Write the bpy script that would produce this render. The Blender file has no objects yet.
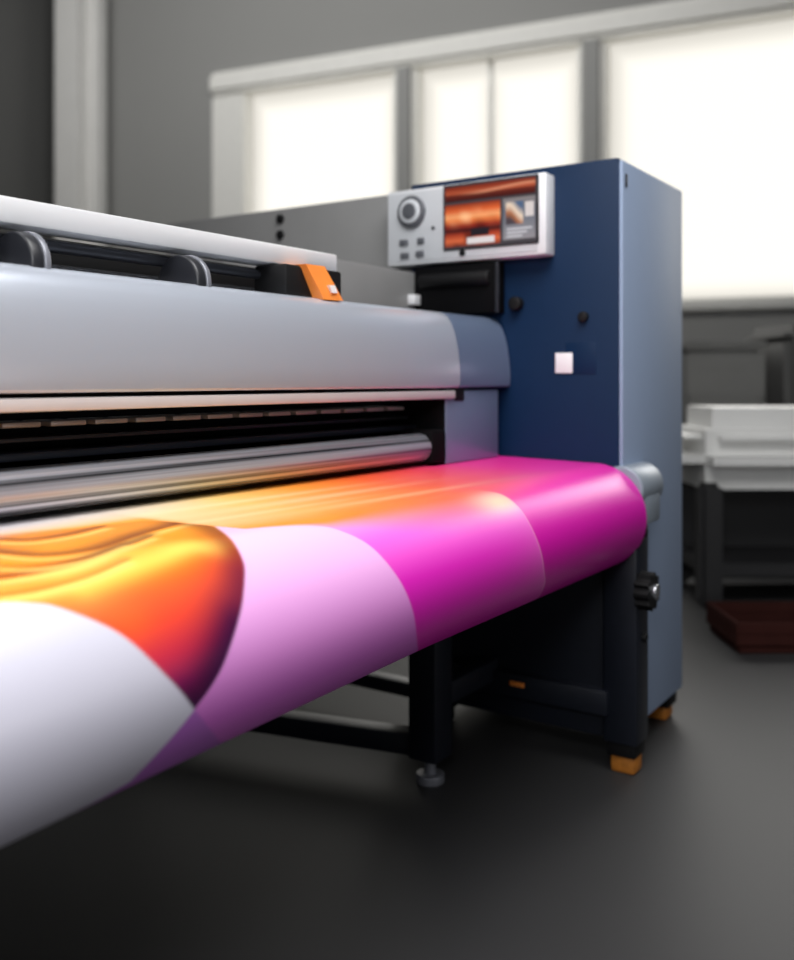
import bpy, bmesh, math, random
import numpy as np
from mathutils import Vector, Matrix
random.seed(4)
SC = bpy.context.scene
COL = SC.collection
SC.view_settings.view_transform = 'Standard'

# ------------------------------------------------------------------ survey of the place
H = 0.955                      # eye height
F = 956.0
CX, HY = 397.0, 380.0
TH = math.atan2(643.0, 956.0)
SN, CS = math.sin(TH), math.cos(TH)
def cw(r, d, z=0.0):           # metres right / ahead of the tripod -> world
    return Vector((SN*r + CS*d, -CS*r + SN*d, z))
def onX(X, px, py):            # measured spot on a plane across the machine
    a = (px-CX)/F
    d = X/(CS+SN*a)
    return d*(SN-CS*a), H-(py-HY)/F*d
def onY(Y, px, py):            # measured spot on a plane along the machine
    a = (px-CX)/F
    d = Y/(SN-CS*a)
    return d*(CS+SN*a), H-(py-HY)/F*d

# ------------------------------------------------------------------ materials
def lin(c):
    out = []
    for v in c[:3]:
        v = v/255.0
        out.append(v/12.92 if v <= 0.04045 else ((v+0.055)/1.055)**2.4)
    return tuple(out)+(1.0,)
MATS = {}
def mat(name, rgb, rough=0.5, metal=0.0, var=0.08, scale=30.0, spec=0.5, coat=0.0, stretch=None):
    if name in MATS: return MATS[name]
    m = bpy.data.materials.new(name); m.use_nodes = True
    nt = m.node_tree; b = nt.nodes['Principled BSDF']
    c = lin(rgb)
    tc = nt.nodes.new('ShaderNodeTexCoord')
    nz = nt.nodes.new('ShaderNodeTexNoise'); nz.inputs['Scale'].default_value = scale
    nz.inputs['Detail'].default_value = 4
    if stretch:
        mp = nt.nodes.new('ShaderNodeMapping'); mp.inputs['Scale'].default_value = stretch
        nt.links.new(tc.outputs['Object'], mp.inputs['Vector']); nt.links.new(mp.outputs['Vector'], nz.inputs['Vector'])
    else:
        nt.links.new(tc.outputs['Object'], nz.inputs['Vector'])
    rp = nt.nodes.new('ShaderNodeValToRGB')
    rp.color_ramp.elements[0].position = 0.40 if stretch else 0.3; rp.color_ramp.elements[1].position = 0.60 if stretch else 0.7
    rp.color_ramp.elements[0].color = tuple(v*(1-var) for v in c[:3])+(1,)
    rp.color_ramp.elements[1].color = tuple(min(1, v*(1+var)) for v in c[:3])+(1,)
    nt.links.new(nz.outputs['Fac'], rp.inputs['Fac'])
    nt.links.new(rp.outputs['Color'], b.inputs['Base Color'])
    b.inputs['Roughness'].default_value = rough
    b.inputs['Metallic'].default_value = metal
    b.inputs['Specular IOR Level'].default_value = spec
    b.inputs['Coat Weight'].default_value = coat
    MATS[name] = m
    return m
def inkmat(name, rough, spec, emit=0.0, only_glow=False):
    m = bpy.data.materials.new(name); m.use_nodes = True
    nt = m.node_tree; b = nt.nodes['Principled BSDF']
    at = nt.nodes.new('ShaderNodeAttribute'); at.attribute_name = 'ink'
    if only_glow: b.inputs['Base Color'].default_value = (.01, .01, .01, 1)
    else: nt.links.new(at.outputs['Color'], b.inputs['Base Color'])
    b.inputs['Roughness'].default_value = rough; b.inputs['Specular IOR Level'].default_value = spec
    if emit:
        nt.links.new(at.outputs['Color'], b.inputs['Emission Color']); b.inputs['Emission Strength'].default_value = emit
    return m
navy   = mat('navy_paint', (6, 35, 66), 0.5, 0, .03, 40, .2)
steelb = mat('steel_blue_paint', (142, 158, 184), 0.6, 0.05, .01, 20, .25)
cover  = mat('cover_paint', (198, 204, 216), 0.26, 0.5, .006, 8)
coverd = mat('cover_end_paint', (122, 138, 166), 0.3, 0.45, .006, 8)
dark   = mat('dark_frame_paint', (18, 22, 32), 0.45, 0, .1, 40)
black  = mat('black_plastic', (8, 8, 10), 0.6, 0, .1, 60, 0.3)
blackm = mat('black_matte', (6, 6, 8), 0.8, 0, .1, 60, 0.1)
gunm   = mat('gunmetal', (60, 62, 68), 0.35, 0.6, .1, 40)
dialm  = mat('dial_grey', (92, 94, 100), 0.4, 0.2, .05, 40)
chrome = mat('polished_steel', (196, 198, 204), 0.2, 0.9, .05, 25, .6)
rollm  = mat('painted_glint_steel', (134, 136, 144), 0.26, 0.45, .95, 1.0, .5, stretch=(.3, 62, 62))  # bright and dark reflection bands painted into the base colour
alum   = mat('aluminium', (230, 231, 234), 0.35, 0.3, .01, 20)
pinkst = mat('pale_strip', (206, 200, 200), 0.35, 0.2, .02, 20)
tooth  = mat('tooth_metal', (150, 146, 146), 0.35, 0.2, .05, 20)
panelw = mat('panel_silver', (226, 228, 232), 0.4, 0.1, .02, 20)
panelg = mat('panel_face', (206, 209, 214), 0.4, 0.1, .02, 20)
greyh  = mat('grey_housing', (126, 126, 126), 0.55, 0, .03, 10)
orange = mat('orange_plastic', (240, 140, 60), 0.45, 0, .05, 30)
ochre  = mat('ochre_rubber', (172, 106, 34), 0.6, 0, .2, 60)
white  = mat('white_label', (238, 238, 238), 0.5, 0, .02, 30)
cap    = mat('cap_grey', (140, 150, 162), 0.4, 0.15, .02, 20)
wheelm = mat('wheel_dark', (30, 31, 36), 0.4, 0, .1, 40)
wheelr = mat('wheel_rim', (120, 122, 130), 0.35, 0.3, .05, 40)
core   = mat('card_core', (200, 198, 200), 0.7, 0, .05, 40)
floorm = mat('floor_sealed_concrete', (53, 53, 54), 0.5, 0, .06, 1.5, 0.2)
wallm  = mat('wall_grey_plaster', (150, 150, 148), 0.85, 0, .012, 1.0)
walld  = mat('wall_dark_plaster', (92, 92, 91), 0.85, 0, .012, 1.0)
trimm  = mat('pale_trim', (224, 223, 220), 0.7, 0, .02, 5)
framem = mat('window_frame_grey', (238, 237, 232), 0.6, 0, .02, 8)
mullm  = mat('mullion_grey', (150, 150, 148), 0.6, 0, .02, 8)
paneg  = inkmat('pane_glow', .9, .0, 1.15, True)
bgw    = mat('machine_white', (238, 238, 236), 0.5, 0, .02, 6)
bgg    = mat('machine_grey', (128, 128, 126), 0.6, 0, .03, 6)
bgd    = mat('machine_dark', (38, 38, 40), 0.6, 0, .05, 6)
bgm    = mat('machine_mid_grey', (96, 96, 95), 0.7, 0, .05, 6)
bgr    = mat('crate_red', (56, 30, 27), 0.9, 0, .08, 12, .05)

# ------------------------------------------------------------------ mesh helpers
def box(bm, x0, x1, y0, y1, z0, z1, bev=0.0, seg=2):
    r = bmesh.ops.create_cube(bm, size=1.0)
    vs = r['verts']
    for v in vs:
        v.co = Vector((x0+(v.co.x+.5)*(x1-x0), y0+(v.co.y+.5)*(y1-y0), z0+(v.co.z+.5)*(z1-z0)))
    if bev:
        es = list({e for v in vs for e in v.link_edges})
        bmesh.ops.bevel(bm, geom=es, offset=bev, segments=seg, affect='EDGES', profile=0.5)
def cyl(bm, p0, p1, r, seg=32, r2=None, bev=0.0):
    p0 = Vector(p0); p1 = Vector(p1); ax = p1-p0
    q = Vector((0, 0, 1)).rotation_difference(ax.normalized()).to_matrix().to_4x4()
    res = bmesh.ops.create_cone(bm, cap_ends=True, cap_tris=False, segments=seg, radius1=r,
                          radius2=r if r2 is None else r2, depth=ax.length,
                          matrix=Matrix.Translation((p0+p1)/2) @ q)
    if bev:
        fs = {f for v in res['verts'] for f in v.link_faces if len(f.verts) > 4}
        es = list({e for f in fs for e in f.edges})
        bmesh.ops.bevel(bm, geom=es, offset=bev, segments=3, affect='EDGES', profile=0.5)
def prism(bm, prof, x0, x1, n=1):
    rows = []
    for i in range(n+1):
        x = x0+(x1-x0)*i/n
        rows.append([bm.verts.new((x, y, z)) for y, z in prof])
    k = len(prof)
    for i in range(n):
        for j in range(k):
            bm.faces.new((rows[i][j], rows[i][(j+1) % k], rows[i+1][(j+1) % k], rows[i+1][j]))
    bm.faces.new(rows[0][::-1]); bm.faces.new(rows[-1])
    bmesh.ops.recalc_face_normals(bm, faces=bm.faces[:])
def gear(bm, c, r0, r1, y0, y1, n=12):
    pts = []
    for i in range(n*4):
        a = 2*math.pi*i/(n*4); r = r1 if (i % 4) < 2 else r0
        pts.append((c[0]+r*math.cos(a), c[1]+r*math.sin(a)))
    A = [bm.verts.new((x, y0, z)) for x, z in pts]; B = [bm.verts.new((x, y1, z)) for x, z in pts]
    m = len(pts)
    for i in range(m): bm.faces.new((A[i], A[(i+1) % m], B[(i+1) % m], B[i]))
    bm.faces.new(A[::-1]); bm.faces.new(B)
    bmesh.ops.recalc_face_normals(bm, faces=bm.faces[:])
def adopt(o, parent):
    o.parent = parent
    L = parent.location if parent.type == 'EMPTY' else Vector((0, 0, 0))
    o.matrix_parent_inverse = Matrix.Translation(-L)
def link(name, bm, m, parent=None, base=None):
    me = bpy.data.meshes.new(name); bm.to_mesh(me); bm.free()
    for mm in (m if isinstance(m, (list, tuple)) else [m]): me.materials.append(mm)
    for p in me.polygons: p.use_smooth = True
    me.set_sharp_from_angle(angle=math.radians(32))
    o = bpy.data.objects.new(name, me); COL.objects.link(o)
    if parent: adopt(o, parent)
    return o
def B(name, m, parent, *boxes, bev=0.004):
    bm = bmesh.new()
    for b in boxes: box(bm, *b, bev=bev)
    return link(name, bm, m, parent)
def Cy(name, m, parent, *cyls, bev=0.0, seg=32):
    bm = bmesh.new()
    for c in cyls: cyl(bm, c[0], c[1], c[2], seg=seg, bev=bev)
    return link(name, bm, m, parent)
def slab(name, m, parent, quad, depth):      # four corners facing the front, thickened backwards
    bm = bmesh.new()
    A0 = [bm.verts.new(c) for c in quad]
    A1 = [bm.verts.new((c[0], c[1]+depth, c[2])) for c in quad]
    bm.faces.new(A0); bm.faces.new(A1[::-1])
    for i in range(4): bm.faces.new((A0[i], A1[i], A1[(i+1) % 4], A0[(i+1) % 4]))
    bmesh.ops.recalc_face_normals(bm, faces=bm.faces[:])
    return link(name, bm, m, parent)
def thing(name, label, cat, loc, group=None):
    o = bpy.data.objects.new(name, None); COL.objects.link(o)
    o.location = loc; o.empty_display_size = .1
    o['label'] = label; o['category'] = cat
    if group: o['group'] = group
    return o
def struct(o):
    o['kind'] = 'structure'; return o
def inkgrid(name, V, C, m, parent):          # a sheet of points with a colour stored at each point
    nx, ns = V.shape[:2]
    idx = np.arange(nx*ns).reshape(nx, ns)
    Fc = np.stack([idx[:-1, :-1], idx[:-1, 1:], idx[1:, 1:], idx[1:, :-1]], -1).reshape(-1, 4)
    me = bpy.data.meshes.new(name)
    me.from_pydata(V.reshape(-1, 3).tolist(), [], Fc.tolist()); me.update()
    ca = me.color_attributes.new('ink', 'FLOAT_COLOR', 'POINT')
    ca.data.foreach_set('color', np.concatenate([C.reshape(-1, 3), np.ones((nx*ns, 1))], 1).astype(np.float32).ravel())
    me.polygons.foreach_set('use_smooth', np.ones(len(me.polygons), bool))
    me.materials.append(m)
    o = bpy.data.objects.new(name, me); COL.objects.link(o); adopt(o, parent)
    return o
def sst(v, w): t = np.clip(v/w*.5+.5, 0, 1); return t*t*(3-2*t)
def rgb(c): return np.array(lin(c)[:3])
def ramp(v, stops):
    return np.stack([np.interp(v, [k for k, c in stops], [rgb(c)[i] for k, c in stops]) for i in range(3)], -1)
def mix(a, b, t): return a*(1-t[..., None])+b*t[..., None]

# ------------------------------------------------------------------ room (a large hall)
K = 1.6
P0 = (1.992*K, 6.5*K); U = (-.9128, .4084); N = (-.4084, -.9128)
def wp(t, n, z):
    t *= K; n *= K
    z = 0.0 if z <= 0 else H+(z-H)*K
    return cw(P0[0]+U[0]*t+N[0]*n, P0[1]+U[1]*t+N[1]*n, z)
def wbox(bm, t0, t1, n0, n1, z0, z1, bev=0.0):
    r = bmesh.ops.create_cube(bm, size=1.0); vs = r['verts']
    for v in vs:
        v.co = wp(t0+(v.co.x+.5)*(t1-t0), n0+(v.co.y+.5)*(n1-n0), z0+(v.co.z+.5)*(z1-z0))
    fs = list({f for v in vs for f in v.link_faces})
    bmesh.ops.recalc_face_normals(bm, faces=fs)
    if bev:
        es = list({e for v in vs for e in v.link_edges})
        bmesh.ops.bevel(bm, geom=es, offset=bev, segments=4, affect='EDGES')
ZS, ZT, ZF, ZH = 1.455, 3.35, 3.53, 4.7
TL, T1a, T1b, T2a, T2b, T3a, T3b, TR = 5.57, 3.888, 2.157, 2.056, .718, .612, -3.2, -4.5
bm = bmesh.new()
wbox(bm, TR, TL, -.25, 0, 0, ZS)
wbox(bm, TR, TL, -.25, 0, ZF, ZH)
wbox(bm, T1a, TL, -.25, 0, ZS, ZF)
wbox(bm, TR, T3b, -.25, 0, ZS, ZF)
struct(link('wall_back', bm, wallm))
def window(name, ta, tb, mull=(), left_w=.05):
    bm = bmesh.new()
    wbox(bm, tb, ta, -.14, .05, ZS-.04, ZS+.05, .03)
    wbox(bm, ta-left_w, ta, -.14, .03, ZS, ZT, .03)
    wbox(bm, tb, tb+.05, -.14, .03, ZS, ZT, .03)
    f = struct(link(name, bm, framem))
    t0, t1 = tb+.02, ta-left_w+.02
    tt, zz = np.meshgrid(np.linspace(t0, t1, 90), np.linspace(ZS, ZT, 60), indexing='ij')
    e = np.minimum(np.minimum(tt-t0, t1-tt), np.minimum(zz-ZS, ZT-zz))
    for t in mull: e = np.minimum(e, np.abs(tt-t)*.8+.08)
    k = np.clip(e/.20, 0, 1); k = k*k*(3-2*k)  # pane glow painted dimmer toward frame and mullions for a soft edge
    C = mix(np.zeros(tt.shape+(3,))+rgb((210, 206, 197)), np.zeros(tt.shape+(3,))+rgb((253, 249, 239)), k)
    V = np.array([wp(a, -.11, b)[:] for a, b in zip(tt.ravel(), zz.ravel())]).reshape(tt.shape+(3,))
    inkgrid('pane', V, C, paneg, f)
    if mull:
        bm = bmesh.new()
        for t in mull: wbox(bm, t-.018, t+.018, -.12, -.08, ZS, ZT, .01)
        link('mullion', bm, framem, f)
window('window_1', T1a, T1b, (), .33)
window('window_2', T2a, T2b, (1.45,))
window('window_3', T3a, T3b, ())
bm = bmesh.new(); wbox(bm, T2a, T1b, -.2, .06, ZS, ZT); wbox(bm, T3a, T2b, -.2, .06, ZS, ZT)
struct(link('trim_1', bm, mullm))
bm = bmesh.new(); wbox(bm, 4.92, 5.42, 0, .35, 0, ZH, .2)
struct(link('trim_2', bm, trimm))
bm = bmesh.new(); wbox(bm, T3b, T1a, -.2, .08, ZT, ZF, .05)
struct(link('trim_3', bm, framem))
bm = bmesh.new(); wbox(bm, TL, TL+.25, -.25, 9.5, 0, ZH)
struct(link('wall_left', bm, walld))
c_ = [cw(P0[0]+U[0]*t+N[0]*n, P0[1]+U[1]*t+N[1]*n, 0) for t, n in ((TR*K, 0), (TL*K, 0), (TL*K, 15), (TR*K, 15))]
bm = bmesh.new()
a_ = [bm.verts.new(c) for c in c_]; b_ = [bm.verts.new((c.x, c.y, -.1)) for c in c_]
bm.faces.new(a_); bm.faces.new(b_[::-1])
for i in range(4): bm.faces.new((a_[i], b_[i], b_[(i+1) % 4], a_[(i+1) % 4]))
bmesh.ops.recalc_face_normals(bm, faces=bm.faces[:])
struct(link('floor', bm, floorm))

# ------------------------------------------------------------------ the printer
PR = thing('printer', 'large wide-format printing machine with navy end cabinet and long silver cover', 'printing machine', (1.0, 1.3, 0))
XL, XE = -.8, 2.235          # machine runs from outside the frame to the cabinet
YK = 1.46                    # back of the cabinet
cab = B('cabinet', navy, PR, (2.24, 2.72, .855, YK, .075, 1.5), bev=.006)
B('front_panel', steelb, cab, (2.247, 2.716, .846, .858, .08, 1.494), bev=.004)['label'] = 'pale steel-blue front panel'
y, z = onX(2.24, 584, 317); Cy('bolt', black, cab, ((2.226, y, z), (2.243, y, z), .013), bev=.003)
y, z = onX(2.24, 518, 304); Cy('knob', black, cab, ((2.215, y, z), (2.243, y, z), .018), bev=.004)
ya, za = onX(2.24, 566, 343); yb, zb = onX(2.24, 596, 374); B('access_plate', navy, cab, (2.2385, 2.243, yb, ya, zb, za), bev=.0005)
ya, za = onX(2.235, 555, 353); yb, zb = onX(2.235, 572, 373); st_ = B('sticker', white, cab, (2.2365, 2.239, yb, ya, zb, za), bev=.0005)
B('panel_slot', black, cab, (2.262, 2.272, .843, .848, 1.43, 1.462), bev=.001)
B('cabinet_shade_plate', dark, PR, (2.228, 2.241, .89, YK-.01, .08, .72))  # dark plate added for the shade on the cabinet's lower inner side
rh = B('rear_housing', greyh, PR, (2.25, 2.6, YK, 2.46, .85, 1.485), bev=.008)
for py in (219, 235):
    y, z = onX(2.25, 281, py); Cy('port', black, rh, ((2.24, y, z), (2.253, y, z), .014), bev=.003)

# control panel
XP = 2.185
yl, zt = onX(XP, 387, 190); yr, zt2 = onX(XP, 546, 174); _, zb2 = onX(XP, 546, 254); _, zb1 = onX(XP, 387, 267)
zt = (zt+zt2)/2; zb = (zb1+zb2)/2
cp = B('control_panel', panelw, PR, (XP, 2.241, yr, yl, zb, zt), bev=.007)
B('face_plate', panelg, cp, (XP-.0025, XP+.002, yr+.022, yl-.006, zb+.009, zt-.009), bev=.002)
ya, za = onX(XP-.006, 443, 186); yb, zc = onX(XP-.006, 538, 243)
sc = B('screen', black, cp, (XP-.006, XP+.001, yb, ya, zc, za), bev=.002)
nu, nv = 150, 90
uu, vv = np.meshgrid(np.linspace(0, 1, nu), np.linspace(0, 1, nv), indexing='ij')   # u to the right, v downward
D = np.zeros((nu, nv, 3))+rgb((60, 58, 62))
def put(D, u0, u1, v0, v1, colr):
    m_ = sst(uu-u0, .008)*sst(u1-uu, .008)*sst(vv-v0, .012)*sst(v1-vv, .012)
    return mix(D, np.broadcast_to(colr, D.shape) if np.ndim(colr) == 1 else colr, m_)
head = ramp(vv, [(0, (74, 30, 24)), (.06, (120, 46, 30)), (.13, (160, 76, 50)), (.17, (90, 36, 28)), (.24, (60, 22, 20))])
head = mix(head, np.broadcast_to(rgb((206, 146, 114)), D.shape), .6*np.exp(-((vv-.12-.03*np.sin(uu*5))/.022)**2)*sst(uu-.3, .2))
D = put(D, .015, .985, .02, .26, head)
pv = (vv-.3)/.68
pic = ramp(pv, [(0, (110, 42, 30)), (.16, (196, 88, 46)), (.3, (222, 152, 100)), (.38, (212, 116, 64)), (.5, (136, 44, 30)), (.62, (50, 18, 22)), (.72, (150, 56, 36)), (.85, (196, 96, 60)), (1, (90, 32, 30))])
wav = np.sin(uu*13+pv*5)+.6*np.sin(uu*31-pv*9)
pic = mix(pic, np.broadcast_to(rgb((42, 14, 18)), D.shape), np.clip(wav*.5, 0, .8)*np.clip((pv-.25)*2.4, 0, 1))
pic = mix(pic, np.broadcast_to(rgb((244, 204, 156)), D.shape), np.clip(-wav*.3, 0, .6)*np.exp(-((pv-.32)/.14)**2))
D = put(D, .015, .62, .3, .97, pic)
D = put(D, .26, .56, .84, .94, rgb((200, 198, 198)))
D = put(D, .30, .50, .70, .82, rgb((34, 30, 36)))
side = ramp(vv, [(.3, (120, 116, 116)), (.5, (88, 96, 108)), (.9, (128, 128, 132))])
D = put(D, .65, .985, .3, .93, side)
th = ramp(vv+.1*np.sin(uu*20), [(.36, (70, 90, 118)), (.5, (206, 190, 170)), (.62, (150, 96, 66)), (.72, (66, 60, 66))])
D = put(D, .68, .86, .36, .70, th)
D = put(D, .88, .97, .38, .6, rgb((190, 186, 184)))
for k in range(3): D = put(D, .69, .95-.05*k, .755+.055*k, .785+.055*k, rgb((176, 178, 184)))
iy0, iy1, iz0, iz1 = ya-.003, yb+.003, za-.003, zc+.003
inkgrid('display_picture', np.stack([np.full_like(uu, XP-.0064), iy0+(iy1-iy0)*uu, iz0+(iz1-iz0)*vv], -1), D,
        inkmat('display_glow', .3, .3, .2), cp)
yd, zd = onX(XP-.004, 412, 212)
dl = Cy('dial', dialm, cp, ((XP-.014, yd, zd), (XP, yd, zd), .044), bev=.005)
Cy('dial_cap', panelg, dl, ((XP-.019, yd, zd), (XP-.013, yd, zd), .033), bev=.004)
Cy('dial_hub', dialm, dl, ((XP-.023, yd, zd), (XP-.018, yd, zd), .022), bev=.003)
for px, py, h_ in ((404, 243, .014), (421, 241, .011), (405, 256, .014), (420, 254, .013)):
    y, z = onX(XP-.003, px, py); Bt = B('button', dialm, cp, (XP-.008, XP, y-h_, y+h_, z-.009, z+.009), bev=.003)
y, z = onX(XP, 434, 228); Cy('indicator', gunm, cp, ((XP-.006, y, z), (XP, y, z), .005), bev=.001)
y, z = onX(XP, 463, 253); Cy('indicator', black, cp, ((XP-.006, y, z), (XP, y, z), .009), bev=.001)
# dark drive unit recessed under the control panel
mh = B('drive_housing', blackm, PR, (2.195, 2.241, 1.165, 1.42, 1.13, 1.262), bev=.004)
Cy('drive_roller', black, mh, ((2.197, 1.185, 1.222), (2.197, 1.40, 1.222), .020), bev=.006)
B('drive_edge', gunm, mh, (2.19, 2.2, 1.16, 1.168, 1.13, 1.262), bev=.001)
y, z = onX(2.17, 411, 299); B('clip', alum, mh, (2.165, 2.20, y-.014, y+.014, z-.016, z+.012), bev=.002)

# front cover, curved sheet metal
prof = [(1.21, .937), (1.152, .937), (1.1475, .941), (1.1455, .955), (1.146, .98), (1.149, 1.01), (1.1535, 1.04), (1.160, 1.066),
        (1.168, 1.087), (1.178, 1.104), (1.190, 1.114), (1.205, 1.1195), (1.22, 1.121), (1.26, 1.118), (1.26, .98)]
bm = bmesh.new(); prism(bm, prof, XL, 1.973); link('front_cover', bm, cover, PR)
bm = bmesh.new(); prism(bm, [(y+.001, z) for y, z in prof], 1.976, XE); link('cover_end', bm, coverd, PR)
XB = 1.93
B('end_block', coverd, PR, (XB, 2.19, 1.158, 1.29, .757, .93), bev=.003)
B('block_shade_plate', blackm, PR, (XB-.006, XB+.002, 1.162, 1.34, .757, .936), bev=.001)  # black plate added for the shade on the block's inner side
B('roller_shade_block', blackm, PR, (1.86, XB-.004, 1.154, 1.25, .762, .84), bev=.01)  # black block added so the roller's end sinks into shade
B('corner_gap_box', black, PR, (1.965, 2.01, 1.154, 1.2, .905, .94), bev=.004)  # black box added for the dark gap at the cover's corner
B('trim_strip', pinkst, PR, (XL, XB+.03, 1.15, 1.2, .911, .930), bev=.003)
B('slot_back', blackm, PR, (XL, XB, 1.33, 1.36, .74, .97))
x = .42
while x < 1.86:
    B('guide_tooth', tooth, PR, (x, x+.066, 1.255, 1.33, .884, .892), bev=.002); x += .083
B('comb_rail', gunm, PR, (XL, XB-.006, 1.262, 1.33, .862, .868), bev=.001)
B('feed_bar', dark, PR, (XL, XB-.006, 1.235, 1.29, .836, .848), bev=.003)
Cy('platen_roller', rollm, PR, ((XL, 1.19, .799), (XB-.05, 1.19, .799), .033), bev=.003, seg=96)
Cy('pinch_roller', blackm, PR, ((XL, 1.29, .795), (XB, 1.29, .795), .022), bev=.004)
B('platen_beam', dark, PR, (XL, 2.235, 1.07, 1.36, .56, .742), bev=.006)

# top rail, rods, wheels
B('top_rail', alum, PR, (XL, 1.63, 1.25, 1.31, 1.184, 1.224), bev=.005)
B('rail_back', black, PR, (XL, 1.62, 1.36, 1.38, 1.06, 1.19))
Cy('guide_rod', gunm, PR, ((XL, 1.29, 1.165), (1.60, 1.29, 1.165), .010))
Cy('guide_rod', chrome, PR, ((XL, 1.33, 1.135), (1.60, 1.33, 1.135), .008))
for X in (.50, .845, 1.17):
    w = Cy('guide_wheel', wheelm, PR, ((X, 1.25, 1.122), (X+.022, 1.25, 1.122), .052), bev=.005, seg=48)
    Cy('wheel_rim', wheelr, w, ((X+.021, 1.25, 1.122), (X+.032, 1.25, 1.122), .054), bev=.003, seg=48)
lb = B('label_block', black, PR, (1.42, 1.60, 1.215, 1.30, 1.11, 1.182), bev=.006)
tab = slab('warning_tab', orange, lb, ((1.462, 1.20, 1.184), (1.522, 1.20, 1.185), (1.568, 1.188, 1.118), (1.505, 1.188, 1.116)), .05)
slab('tab_mark', white, tab, ((1.520, 1.186, 1.146), (1.538, 1.186, 1.147), (1.548, 1.186, 1.132), (1.530, 1.186, 1.131)), .008)
B('rear_beam', greyh, PR, (1.64, 2.25, 1.42, 1.6, 1.02, 1.25), bev=.006)
B('rear_body', dark, PR, (XL, 2.245, 1.38, 1.75, .6, 1.06), bev=.008)

# stand
lg = B('leg', dark, PR, (2.215, 2.30, .80, .885, .075, .60), bev=.005)
B('foot', ochre, lg, (2.228, 2.287, .81, .872, .0, .045), bev=.008)
B('foot_plate', black, lg, (2.222, 2.293, .807, .878, .042, .08), bev=.003)
for z in (.585, .33):
    Cy('bolt', black, lg, ((2.26, .79, z), (2.26, .803, z), .011), bev=.002)
for X, Y, fm in ((2.67, .90, ochre), (2.67, 1.4, ochre), (2.30, 1.4, black)):
    f = B('foot', fm, PR, (X-.032, X+.032, Y-.032, Y+.032, 0, .042), bev=.008)
    B('foot_plate', black, f, (X-.04, X+.04, Y-.04, Y+.04, .038, .08), bev=.003)
for X in (1.93, -.6):
    lg = B('leg', dark, PR, (X-.04, X+.04, 1.165, 1.24, .06, .62), bev=.004)
    Cy('levelling_foot', wheelr, lg, ((X, 1.203, 0), (X, 1.203, .022), .034), ((X, 1.203, .018), (X, 1.203, .065), .014), bev=.003)
    bm = bmesh.new(); box(bm, X-.03, X+.03, 1.238, 2.15, .062, .112, bev=.004)
    for v_ in bm.verts: v_.co.x -= .23*(v_.co.y-1.245)
    link('base_rail', bm, dark, PR)
    X2_ = X-.19
    lg = B('leg', dark, PR, (X2_-.04, X2_+.04, 2.02, 2.11, .06, .62), bev=.005)
    Cy('levelling_foot', wheelr, lg, ((X2_, 2.065, 0), (X2_, 2.065, .022), .034), ((X2_, 2.065, .018), (X2_, 2.065, .065), .014), bev=.003)
B('rear_rail', dark, PR, (2.22, 2.27, YK-.1, 2.3, .072, .112))
B('cross_rail', dark, PR, (1.965, 2.25, 1.18, 1.23, .17, .225))
sr = B('side_rail', dark, PR, (2.2, 2.245, .87, YK-.03, .14, .2))
y, z = onX(2.2, 517, 684); B('marker', orange, sr, (2.196, 2.202, y-.02, y+.02, z-.006, z+.006), bev=.001)
# end of the take-up axle on the cabinet front
br = Cy('roller_cap', cap, PR, ((2.23, .845, .69), (2.385, .845, .69), .056), bev=.006, seg=64)
B('cap_bracket', cap, br, (2.25, 2.372, .792, .85, .60, .69), bev=.012)
X, z = onY(.76, 656, 592)
bm = bmesh.new(); gear(bm, (X, z), .038, .046, .765, .80, 10); cyl(bm, (X, .80, z), (X, .85, z), .02)
hw = link('hand_wheel', bm, black, PR)
Cy('hub', chrome, hw, ((X, .755, z), (X, .768, z), .018), bev=.003)

# ------------------------------------------------------------------ printed sheet
YB = 1.255
def RX(X): return .13+.0095*np.clip((1.35-np.asarray(X, float))/.8, 0, 1.5)
def profile(s, R):              # s = 0 where the sheet passes Y = 1.195
    s = np.asarray(s, float)
    yc = .776+R; zc = .75-R; fl = 1.195-yc
    ph = np.clip((s-fl)/R, 0, None)
    rr = R-.0022*ph
    Y = np.where(s < fl, 1.195-s, yc-rr*np.sin(ph))
    Z = np.where(s < fl, .757-.007*s/fl, zc+rr*np.cos(ph))
    return Y, Z
ss = np.linspace(-.05, .70, 4000)
def surf(px, py):
    a = (px-CX)/F; ky = SN-CS*a; m = -(py-HY)/F/ky; Xg = 1.0
    for _ in range(4):
        pY, pZ = profile(ss, RX(Xg))
        g = pZ-H-m*pY
        k = np.where(g[:-1]*g[1:] <= 0)[0]
        i = k[np.argmin(pY[k])] if len(k) else int(np.argmin(np.abs(g)))
        Xg = pY[i]/ky*(CS+SN*a)
    return Xg, ss[i]
def spline(pts, n=14):
    P = [np.array(p, float) for p in pts]; P = [2*P[0]-P[1]]+P+[2*P[-1]-P[-2]]
    out = []
    for i in range(1, len(P)-2):
        for j in range(n):
            t = j/n
            out.append(.5*((2*P[i])+(-P[i-1]+P[i+1])*t+(2*P[i-1]-5*P[i]+4*P[i+1]-P[i+2])*t*t+(-P[i-1]+3*P[i]-3*P[i+1]+P[i+2])*t**3))
    out.append(P[-2]); return out
def bound(pts, pre=(), post=()):
    q = [surf(*p) for p in spline(pts)]
    s = np.array([b for a, b in q]); x = np.array([a for a, b in q])
    o = np.argsort(s); s, x = s[o], x[o]
    for dx, ds in pre: s = np.insert(s, 0, s[0]+ds); x = np.insert(x, 0, x[0]+dx)
    for dx, ds in post: s = np.append(s, s[-1]+ds); x = np.append(x, x[-1]+dx)
    return s, x
b1 = bound([(0, 602), (30, 603), (60, 608), (120, 634), (170, 680), (195, 710), (220, 742)], pre=[(-1.4, -.06)], post=[(.2, .12)])
b2 = bound([(215, 526), (232, 540), (243, 560), (245, 578), (240, 615), (222, 668), (195, 709), (165, 745), (130, 782)], pre=[(.2, -.05)], post=[(-.2, .1)])
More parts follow.
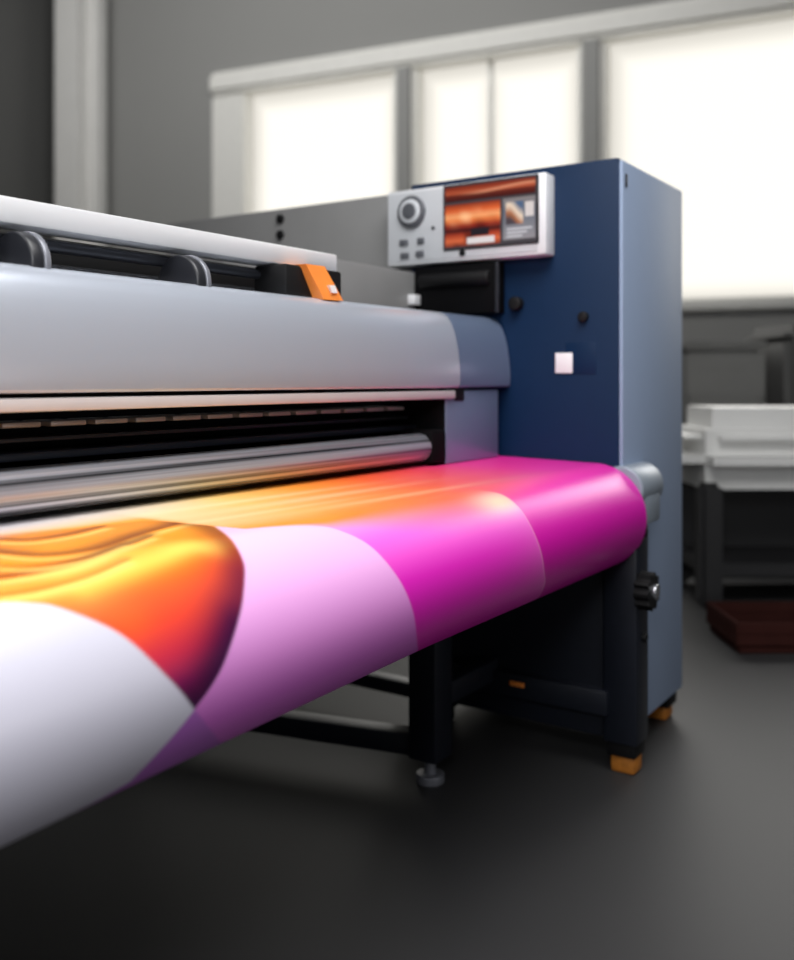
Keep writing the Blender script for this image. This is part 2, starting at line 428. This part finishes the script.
b3 = bound([(300, 524), (335, 529), (370, 546), (398, 578), (413, 612), (418, 650)], pre=[(-.05, -.03)], post=[(.1, .15)])
b4 = bound([(470, 489), (500, 494), (518, 507), (531, 527), (541, 553), (545, 580)], pre=[(-.05, -.03)], post=[(.1, .15)])
tp = sorted([surf(*p) for p in ((0, 535), (80, 528), (150, 520), (245, 529), (330, 525), (470, 500), (530, 478), (600, 463))])
xs = np.concatenate([np.linspace(XL, .42, 24), np.linspace(.423, 2.228, 620)])
sv = np.concatenate([np.linspace(1.195-YB, -.003, 20), np.linspace(0, .62, 300), np.linspace(.625, .289+.13*5.2, 50)])
X, S = np.meshgrid(xs, sv, indexing='ij')
X1 = np.interp(S, *b1); X2 = np.interp(S, *b2); X3 = np.interp(S, *b3); X4 = np.interp(S, *b4)
ST = np.interp(X, [t[0] for t in tp], [t[1] for t in tp])
W = .0035
# ink band nearest the machine: cream, peach, orange and coral running into magenta
front = ramp(X, [(.4, (252, 214, 140)), (.9, (255, 164, 40)), (1.2, (252, 126, 34)), (1.5, (246, 108, 82)), (1.8, (242, 100, 150)), (2.0, (240, 66, 176)), (2.25, (228, 40, 176))])
back = ramp(X, [(.4, (250, 246, 240)), (.9, (255, 242, 210)), (1.15, (255, 216, 130)), (1.36, (254, 162, 62)), (1.55, (250, 104, 48)), (1.74, (244, 74, 74)), (1.95, (240, 54, 138)), (2.25, (232, 40, 160))])
q = np.clip(S/np.maximum(ST, .05), 0, 1)
st = .5+.5*np.sin(S*34+1.7*np.sin(X*3.1)+X*3.0)
C = mix(back, front, np.clip(q**1.4*.95+.22*(st-.5)*q, 0, 1))
# long pale streaks running with the sheet
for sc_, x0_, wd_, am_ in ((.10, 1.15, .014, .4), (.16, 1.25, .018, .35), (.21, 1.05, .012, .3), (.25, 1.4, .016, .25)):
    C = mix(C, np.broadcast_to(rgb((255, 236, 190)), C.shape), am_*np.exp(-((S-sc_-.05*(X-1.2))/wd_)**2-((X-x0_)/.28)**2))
body = sst(S-ST-.03*sst(X-1.25, .2), .008+.045*sst(X-1.2, .2))
# fields of the print
v = np.clip((S-.31)/.24, 0, 1)
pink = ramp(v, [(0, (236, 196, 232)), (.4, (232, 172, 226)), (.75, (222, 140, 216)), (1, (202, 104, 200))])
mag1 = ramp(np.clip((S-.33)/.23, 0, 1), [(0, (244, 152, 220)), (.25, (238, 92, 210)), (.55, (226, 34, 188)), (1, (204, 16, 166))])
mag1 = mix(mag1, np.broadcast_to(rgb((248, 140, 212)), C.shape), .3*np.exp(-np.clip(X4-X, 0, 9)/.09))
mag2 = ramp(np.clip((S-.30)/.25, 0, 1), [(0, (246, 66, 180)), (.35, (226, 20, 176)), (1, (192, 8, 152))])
tip = surf(195, 709)[1]
s0 = surf(150, 520)[1]
w = np.clip((S-s0)/(tip-s0), 0, 1.2)
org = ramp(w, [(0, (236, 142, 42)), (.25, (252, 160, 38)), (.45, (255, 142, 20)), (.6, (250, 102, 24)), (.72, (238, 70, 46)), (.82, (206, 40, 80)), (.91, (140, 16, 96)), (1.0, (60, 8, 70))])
def strand(base, pts, wa, wb, colr, amt):     # wa: fade above the line, wb: fade below it
    q_ = np.array([surf(*p) for p in spline(pts, 10)])
    msk = (X > .35) & (X < 1.15) & (S > .0) & (S < .58)
    xx, s_ = X[msk], S[msk]; best = np.full(xx.shape, 9.0); sg = np.ones(xx.shape)
    A, Bq = q_[:-1], q_[1:]
    for (ax, as_), (bx, bs_) in zip(A, Bq):
        dx, ds = bx-ax, bs_-as_; L = dx*dx+ds*ds+1e-12
        t = np.clip(((xx-ax)*dx+(s_-as_)*ds)/L, 0, 1)
        h = np.hypot(xx-ax-t*dx, s_-as_-t*ds); k = h < best
        best = np.where(k, h, best); sg = np.where(k, (s_-as_)*dx-(xx-ax)*ds, sg)
    wd = np.where(sg > 0, wb, wa)
    f = np.zeros(X.shape); f[msk] = np.exp(-(best/wd)**2)*amt
    return mix(base, np.broadcast_to(rgb(colr), base.shape), f)
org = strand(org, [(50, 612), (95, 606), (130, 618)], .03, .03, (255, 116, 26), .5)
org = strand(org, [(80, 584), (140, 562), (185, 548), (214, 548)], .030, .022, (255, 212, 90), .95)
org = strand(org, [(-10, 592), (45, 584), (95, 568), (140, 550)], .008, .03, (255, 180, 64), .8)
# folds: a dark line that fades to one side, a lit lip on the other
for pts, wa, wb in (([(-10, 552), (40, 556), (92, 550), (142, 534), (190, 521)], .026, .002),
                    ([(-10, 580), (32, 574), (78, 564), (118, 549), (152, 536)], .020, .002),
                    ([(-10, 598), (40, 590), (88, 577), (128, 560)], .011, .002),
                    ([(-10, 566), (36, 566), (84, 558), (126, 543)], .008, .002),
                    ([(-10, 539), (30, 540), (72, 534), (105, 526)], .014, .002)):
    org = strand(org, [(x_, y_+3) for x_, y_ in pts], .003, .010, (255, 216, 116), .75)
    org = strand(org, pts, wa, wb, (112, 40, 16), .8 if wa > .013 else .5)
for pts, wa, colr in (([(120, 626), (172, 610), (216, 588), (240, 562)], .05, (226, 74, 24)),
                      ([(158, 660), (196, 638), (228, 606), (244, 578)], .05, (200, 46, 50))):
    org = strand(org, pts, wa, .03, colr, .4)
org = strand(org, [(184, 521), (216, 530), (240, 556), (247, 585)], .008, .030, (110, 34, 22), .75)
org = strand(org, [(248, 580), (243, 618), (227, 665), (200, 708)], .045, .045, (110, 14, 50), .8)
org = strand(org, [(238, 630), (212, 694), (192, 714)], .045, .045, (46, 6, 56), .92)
whit = np.broadcast_to(rgb((202, 200, 214)), C.shape)
viol = np.broadcast_to(rgb((172, 100, 188)), C.shape)
fld = mix(mag1, mag2, sst(X-X4, W))
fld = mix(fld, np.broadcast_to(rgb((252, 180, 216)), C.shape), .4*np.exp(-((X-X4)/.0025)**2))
fld = mix(pink, fld, sst(X-X3, W))
fld = mix(org, fld, sst(X-X2, W))
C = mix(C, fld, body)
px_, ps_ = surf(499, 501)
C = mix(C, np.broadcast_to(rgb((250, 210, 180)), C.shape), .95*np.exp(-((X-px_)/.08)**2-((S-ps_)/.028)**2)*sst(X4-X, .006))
ovl = mix(whit, viol, sst(X-X2, W)*(S > tip-.02))
C = mix(C, ovl, 1-sst(X-X1, W))
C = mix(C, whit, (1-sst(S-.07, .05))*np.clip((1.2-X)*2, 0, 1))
Yv, Zv = profile(S, RX(X))
MD = thing('printed_roll', 'glossy printed sheet in magenta, pink, orange and white rolling off the printing machine', 'printed sheet', (1.0, .906, .49))
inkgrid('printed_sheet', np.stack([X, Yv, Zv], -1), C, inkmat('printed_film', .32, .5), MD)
Cy('core', core, MD, ((XL, .908, .618), (2.225, .908, .618), .055), seg=48)

# ------------------------------------------------------------------ things behind
def cbox(bm, r0, r1, d0, d1, z0, z1, bev=.01):
    r = bmesh.ops.create_cube(bm, size=1.0); vs = r['verts']
    for v in vs: v.co = cw(r0+(v.co.x+.5)*(r1-r0), d0+(v.co.y+.5)*(d1-d0), z0+(v.co.z+.5)*(z1-z0))
    bmesh.ops.recalc_face_normals(bm, faces=list({f for v in vs for f in v.link_faces}))
    if bev:
        bmesh.ops.bevel(bm, geom=list({e for v in vs for e in v.link_edges}), offset=bev, segments=4, affect='EDGES')
def CB(name, m, parent, *bs, bev=.01):
    bm = bmesh.new()
    for q in bs: cbox(bm, *q, bev=bev)
    return link(name, bm, m, parent)
t = thing('flatbed_machine', 'out-of-focus white flat machine on dark legs behind the navy cabinet', 'machine', cw(1.7, 4.2))
CB('body', bgw, t, (1.2, 2.3, 3.95, 4.6, .49, .745), bev=.11)
CB('lid', bgw, t, (1.24, 2.28, 4.0, 4.6, .58, .835), bev=.12)
for r in (1.32, 2.15):
    for d in (4.05, 4.5): CB('leg', bgd, t, (r-.05, r+.05, d-.05, d+.05, 0, .52), bev=.02)
CB('shelf', bgd, t, (1.3, 2.18, 4.03, 4.52, .12, .18))
CB('back_panel', bgd, t, (1.30, 2.18, 4.46, 4.5, .03, .52), bev=.005)
t = thing('storage_cabinet', 'out-of-focus grey metal cabinet below the large window', 'cabinet', cw(1.8, 5.45))
CB('body', bgg, t, (1.55, 2.02, 5.2, 5.7, .06, 1.14), bev=.04)
CB('top', bgg, t, (1.54, 2.03, 5.18, 5.72, 1.12, 1.17), bev=.02)
CB('plinth', bgd, t, (1.58, 1.99, 5.24, 5.68, 0, .07))
for z in (.62, .86): 
    dr = CB('drawer', bgg, t, (1.57, 2.0, 5.195, 5.205, z, z+.23), bev=.004)
    CB('handle', bgg, dr, (1.7, 1.86, 5.185, 5.197, z+.15, z+.17), bev=.004)
t = thing('tall_machine', 'out-of-focus dark machine at the right edge beside the grey cabinet', 'machine', cw(2.35, 5.4))
CB('body', bgm, t, (2.08, 2.7, 5.1, 5.7, 0, 1.2), bev=.04)
CB('hood', bgm, t, (2.07, 2.71, 5.07, 5.73, 1.14, 1.26), bev=.05)
CB('door', bgg, t, (2.13, 2.65, 5.085, 5.105, .1, .75), bev=.005)
t = thing('crate', 'low dark red crate on the floor in front of the white machine', 'crate', cw(1.38, 3.4))
CB('base', bgr, t, (1.19, 1.60, 3.33, 3.64, .0, .03), bev=.006)
for z in (.03, .07):
    CB('slat', bgr, t, (1.19, 1.60, 3.32, 3.335, z, z+.04), (1.19, 1.60, 3.635, 3.65, z, z+.04),
       (1.18, 1.195, 3.32, 3.65, z, z+.04), (1.595, 1.61, 3.32, 3.65, z, z+.04), bev=.003)

# ------------------------------------------------------------------ light
def area(name, loc, tgt, sx, sy, e, col=(1, 1, 1)):
    l = bpy.data.lights.new(name, 'AREA'); l.shape = 'RECTANGLE'; l.size = sx; l.size_y = sy; l.energy = e; l.color = col
    o = bpy.data.objects.new(name, l); COL.objects.link(o); o.location = loc
    o.rotation_euler = (Vector(tgt)-Vector(loc)).to_track_quat('-Z', 'Y').to_euler(); return o
area('ceiling_lamp', (.8, .1, 2.8), (1.25, .9, .7), 2.0, .7, 42, (1, .99, .98))
area('overhead_fill', (.8, .75, 2.9), (.9, 1.05, .8), 2.2, .6, 36, (1, .99, .98))  # unseen fill added to brighten the top of the cover
area('front_fill', (1.2, -2.0, .7), (1.4, .9, .6), 2.4, .5, 12, (1, .99, .98))  # low fill added for the slot and the roll's underside
area('near_fill', (-.6, -.1, 1.8), (.6, 1.15, 1.05), .5, .5, 22, (.98, .99, 1))  # unseen fill added to brighten the left part of the cover
area('window_daylight', cw(2.1, 6.2, 2.5), (1.6, 1.2, .9), 3.6, 1.8, 90, (1, .98, .94))
area('back_wall_fill', wp(2.4, 3.0, 4.6), wp(2.6, 0, 2.4), 8.0, 1.6, 265, (1, .99, .97))  # unseen fill added to brighten the back wall
area('side_fill', (-1.8, .6, 2.2), (1.6, 1.1, .9), 1.4, 1.4, 9, (.97, .98, 1))  # unseen fill light from the left
w = bpy.data.worlds.new('World'); SC.world = w; w.use_nodes = True
w.node_tree.nodes['Background'].inputs[0].default_value = (.8, .85, .95, 1)
w.node_tree.nodes['Background'].inputs[1].default_value = .028

# ------------------------------------------------------------------ camera
cd = bpy.data.cameras.new('Camera'); cam = bpy.data.objects.new('Camera', cd); COL.objects.link(cam)
cam.location = (0, 0, H); cam.rotation_euler = (math.pi/2, 0, -(math.pi/2-TH))
cd.sensor_fit = 'AUTO'; cd.sensor_width = 36; cd.lens = F/960*36
cd.shift_y = -100/960
cd.clip_start = .05
cd.dof.use_dof = True; cd.dof.focus_distance = 1.60; cd.dof.aperture_fstop = 2.1
SC.camera = cam
